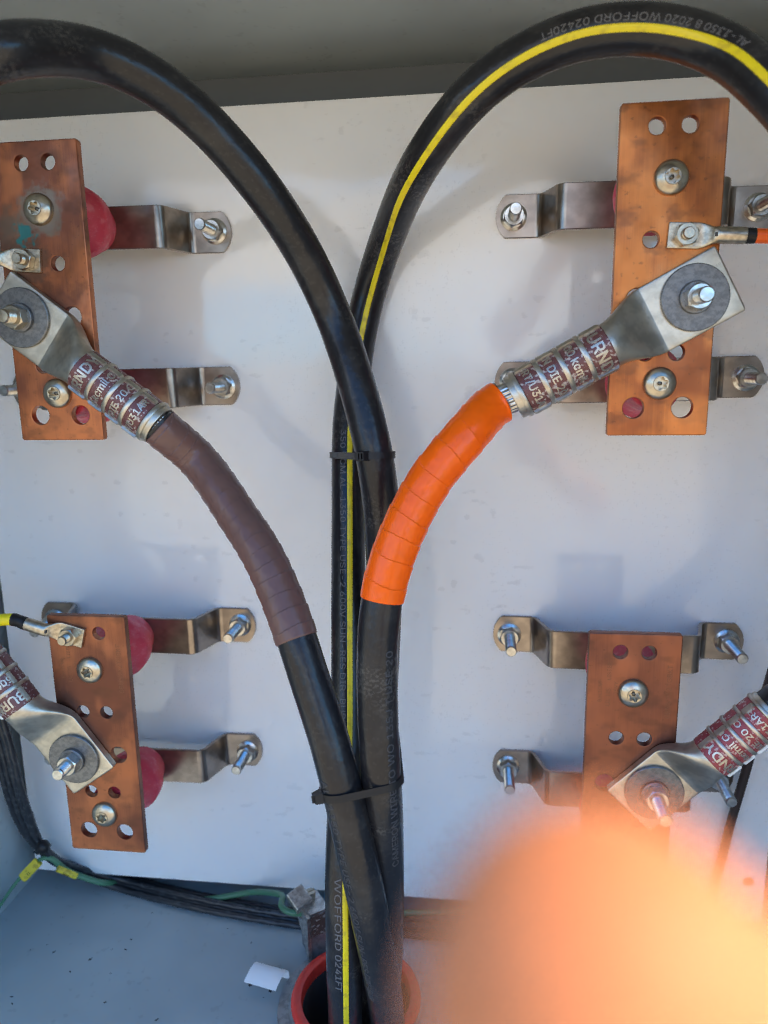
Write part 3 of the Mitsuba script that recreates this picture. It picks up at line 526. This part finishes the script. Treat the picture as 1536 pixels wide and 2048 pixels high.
obj('lug_foot', m3.Manifold.hull(m3.Manifold.cube((.0170, .0220, .0230)).translate((.0008, .0020, .0020)) + m3.Manifold.cube((.0150, .0200, .0245)).translate((.0018, .0030, .0010))), 'die_cast', t, 25, Xl)
obj('clamp_screw', m3.Manifold.cylinder(.008, .0044, .0044, 32).translate((.0090, .0190, .0490)) - m3.Manifold.cube((.011, .0013, .004), True).translate((.0090, .0190, .0570)), 'small_lug_tin', t, 25, Xl)
obj('pressure_bar', m3.Manifold.hull(m3.Manifold.cube((.0160, .0170, .0080), True) + m3.Manifold.cube((.0145, .0155, .0095), True)).rotate((24, -14, 8)).translate((-.0022, .0185, .0540)), 'aluminium', t, 25, Xl)

# ------------------------------------------------------------------ scrap of paper and crumbs on the floor
t = thing('paper_scrap', 'curled white scrap of paper lying on the grey floor beside the red conduit bushing', 'paper')
w, l = .030, .030; U, V = np.meshgrid(np.linspace(-.5, .5, 24), np.linspace(0, 1, 24)); ang = V * 2.1 - .2; R_ = .0165
px = U * w + .0015 * V; py = R_ * np.sin(ang) * 1.15; pz = R_ * (1.0 - np.cos(ang * 1.0)) * .0 + R_ * (np.cos(ang - .55) - math.cos(1.45)) * .9
P3 = np.stack([px, py, np.maximum(pz, .0003)], -1).reshape(-1, 3); idx = np.arange(24 * 24).reshape(24, 24)
fq = np.vstack([np.c_[idx[:-1, :-1].ravel(), idx[:-1, 1:].ravel(), idx[1:, 1:].ravel()], np.c_[idx[:-1, :-1].ravel(), idx[1:, 1:].ravel(), idx[1:, :-1].ravel()]])
Xp = trimesh.transformations.translation_matrix((-.0575, -.1040, ZF + .0004)) @ trimesh.transformations.rotation_matrix(math.radians(-12), (0, 0, 1))
top = trimesh.Trimesh(P3, fq, process=False); bot = trimesh.Trimesh(P3 - top.vertex_normals * .00015, fq[:, ::-1], process=False)
obj('sheet', cat(top, bot), 'paper_white', t, 60, Xp)
for x in (-.0105, .0088): obj('ink_dot', at(m3.Manifold.cylinder(.0004, .0013, .0013, 16), x, -.0016, .0052), 'ink_black', t, 30, Xp @ np.eye(4))
cr = []
for i in range(120):
    x, y = rng.uniform(-.33, .40), rng.uniform(-.30, .0); 
    if (x - CX) ** 2 + (y - CY) ** 2 < .07 ** 2: continue
    s = rng.uniform(.0003, .0011); m = trimesh.creation.icosahedron(); m.apply_scale((s * rng.uniform(.6, 2.4), s * .7, s * .5)); m.apply_transform(trimesh.transformations.rotation_matrix(rng.uniform(0, 6.3), (0, 0, 1)))
    m.apply_translation((x, y, ZF + s * .3)); cr.append(m)
o = obj('floor_crumbs', cat(*cr), 'crumb', None, False); labels[o] = {'label': 'dark specks of debris strewn over the grey cabinet floor', 'category': 'debris', 'kind': 'stuff'}

# ------------------------------------------------------------------ the person's hand: a fingertip close to the lens
def cam(r, d, u): return CAM + CR * r + CF * d + CU * u
def bone(a, ra, b, rb): return m3.Manifold.hull(m3.Manifold.sphere(ra, 40).translate(a) + m3.Manifold.sphere(rb, 40).translate(b))
J = {}
def chain(pts, rad):
    out = m3.Manifold()
    for (a, ra), (b, rb) in zip(zip(pts[:-1], rad[:-1]), zip(pts[1:], rad[1:])): out = out + bone(tuple(a), ra, tuple(b), rb)
    return out
idx_ = [cam(.0104, .0352, -.0233), cam(.0262, .0362, -.0378), cam(.046, .036, -.0535), cam(.079, .028, -.083)]
mid_ = [cam(.022, .012, -.062), cam(.032, .026, -.064), cam(.046, .034, -.076), cam(.070, .022, -.102)]
rin_ = [cam(.026, .006, -.083), cam(.036, .020, -.083), cam(.047, .026, -.094), cam(.064, .012, -.119)]
lit_ = [cam(.036, .000, -.100), cam(.042, .012, -.101), cam(.050, .016, -.110), cam(.061, .002, -.132)]
thu_ = [cam(.068, -.030, -.058), cam(.080, -.022, -.076), cam(.100, -.010, -.100)]
wri = cam(.118, -.030, -.165)
hand = chain(idx_, [.0089, .0090, .0094, .0105]) + chain(mid_, [.0076, .0083, .0092, .0108]) + chain(rin_, [.0073, .0080, .0088, .0104]) + chain(lit_, [.0066, .0072, .0080, .0096]) + chain(thu_, [.0088, .0098, .0125])
for q in (idx_[3], mid_[3], rin_[3], lit_[3], thu_[2]): hand = hand + bone(tuple(q), .0115, tuple(wri), .024)
hand = hand + m3.Manifold.hull(m3.Manifold.sphere(.012, 24).translate(tuple(idx_[3])) + m3.Manifold.sphere(.012, 24).translate(tuple(lit_[3])) + m3.Manifold.sphere(.022, 24).translate(tuple(wri)))
hand = hand + bone(tuple(wri), .025, tuple(cam(.20, -.17, -.30)), .036)
hm = arr(hand.refine_to_length(.003)); hm.merge_vertices(); hm = trimesh.smoothing.filter_taubin(hm, iterations=14)
t = thing('person', 'person reaching in from the lower right, only a blurred sunlit fingertip in view', 'person')
obj('hand', hm, 'skin', t, True)
rel = (np.array(hm.vertices) - CAM) @ np.stack([CR, CF, CU], 1); hm2 = hm.copy(); hm2.vertices = CAM + np.stack([.22 - rel[:, 0], rel[:, 1] - .12, rel[:, 2] + .30], 1) @ np.stack([CR, CF, CU]); hm2.invert()
obj('added_hand', hm2, 'skin', t, True)  # unseen second hand added behind the lens for the glossy panel to reflect
nd = (idx_[0] - idx_[1]) / np.linalg.norm(idx_[0] - idx_[1]); nz = CF - nd * (CF @ nd); nz /= np.linalg.norm(nz)
nl = arr(man_lathe([(0, 0), (1, 0), (.9, .35), (.6, .55), (0, .62)], 32)).copy().apply_scale((.0056, .0048, .0016))
obj('fingernail', nl, 'nail', t, 40, frame(idx_[0] + nz * .0066 + nd * .001, nd, np.cross(nz, nd), nz))
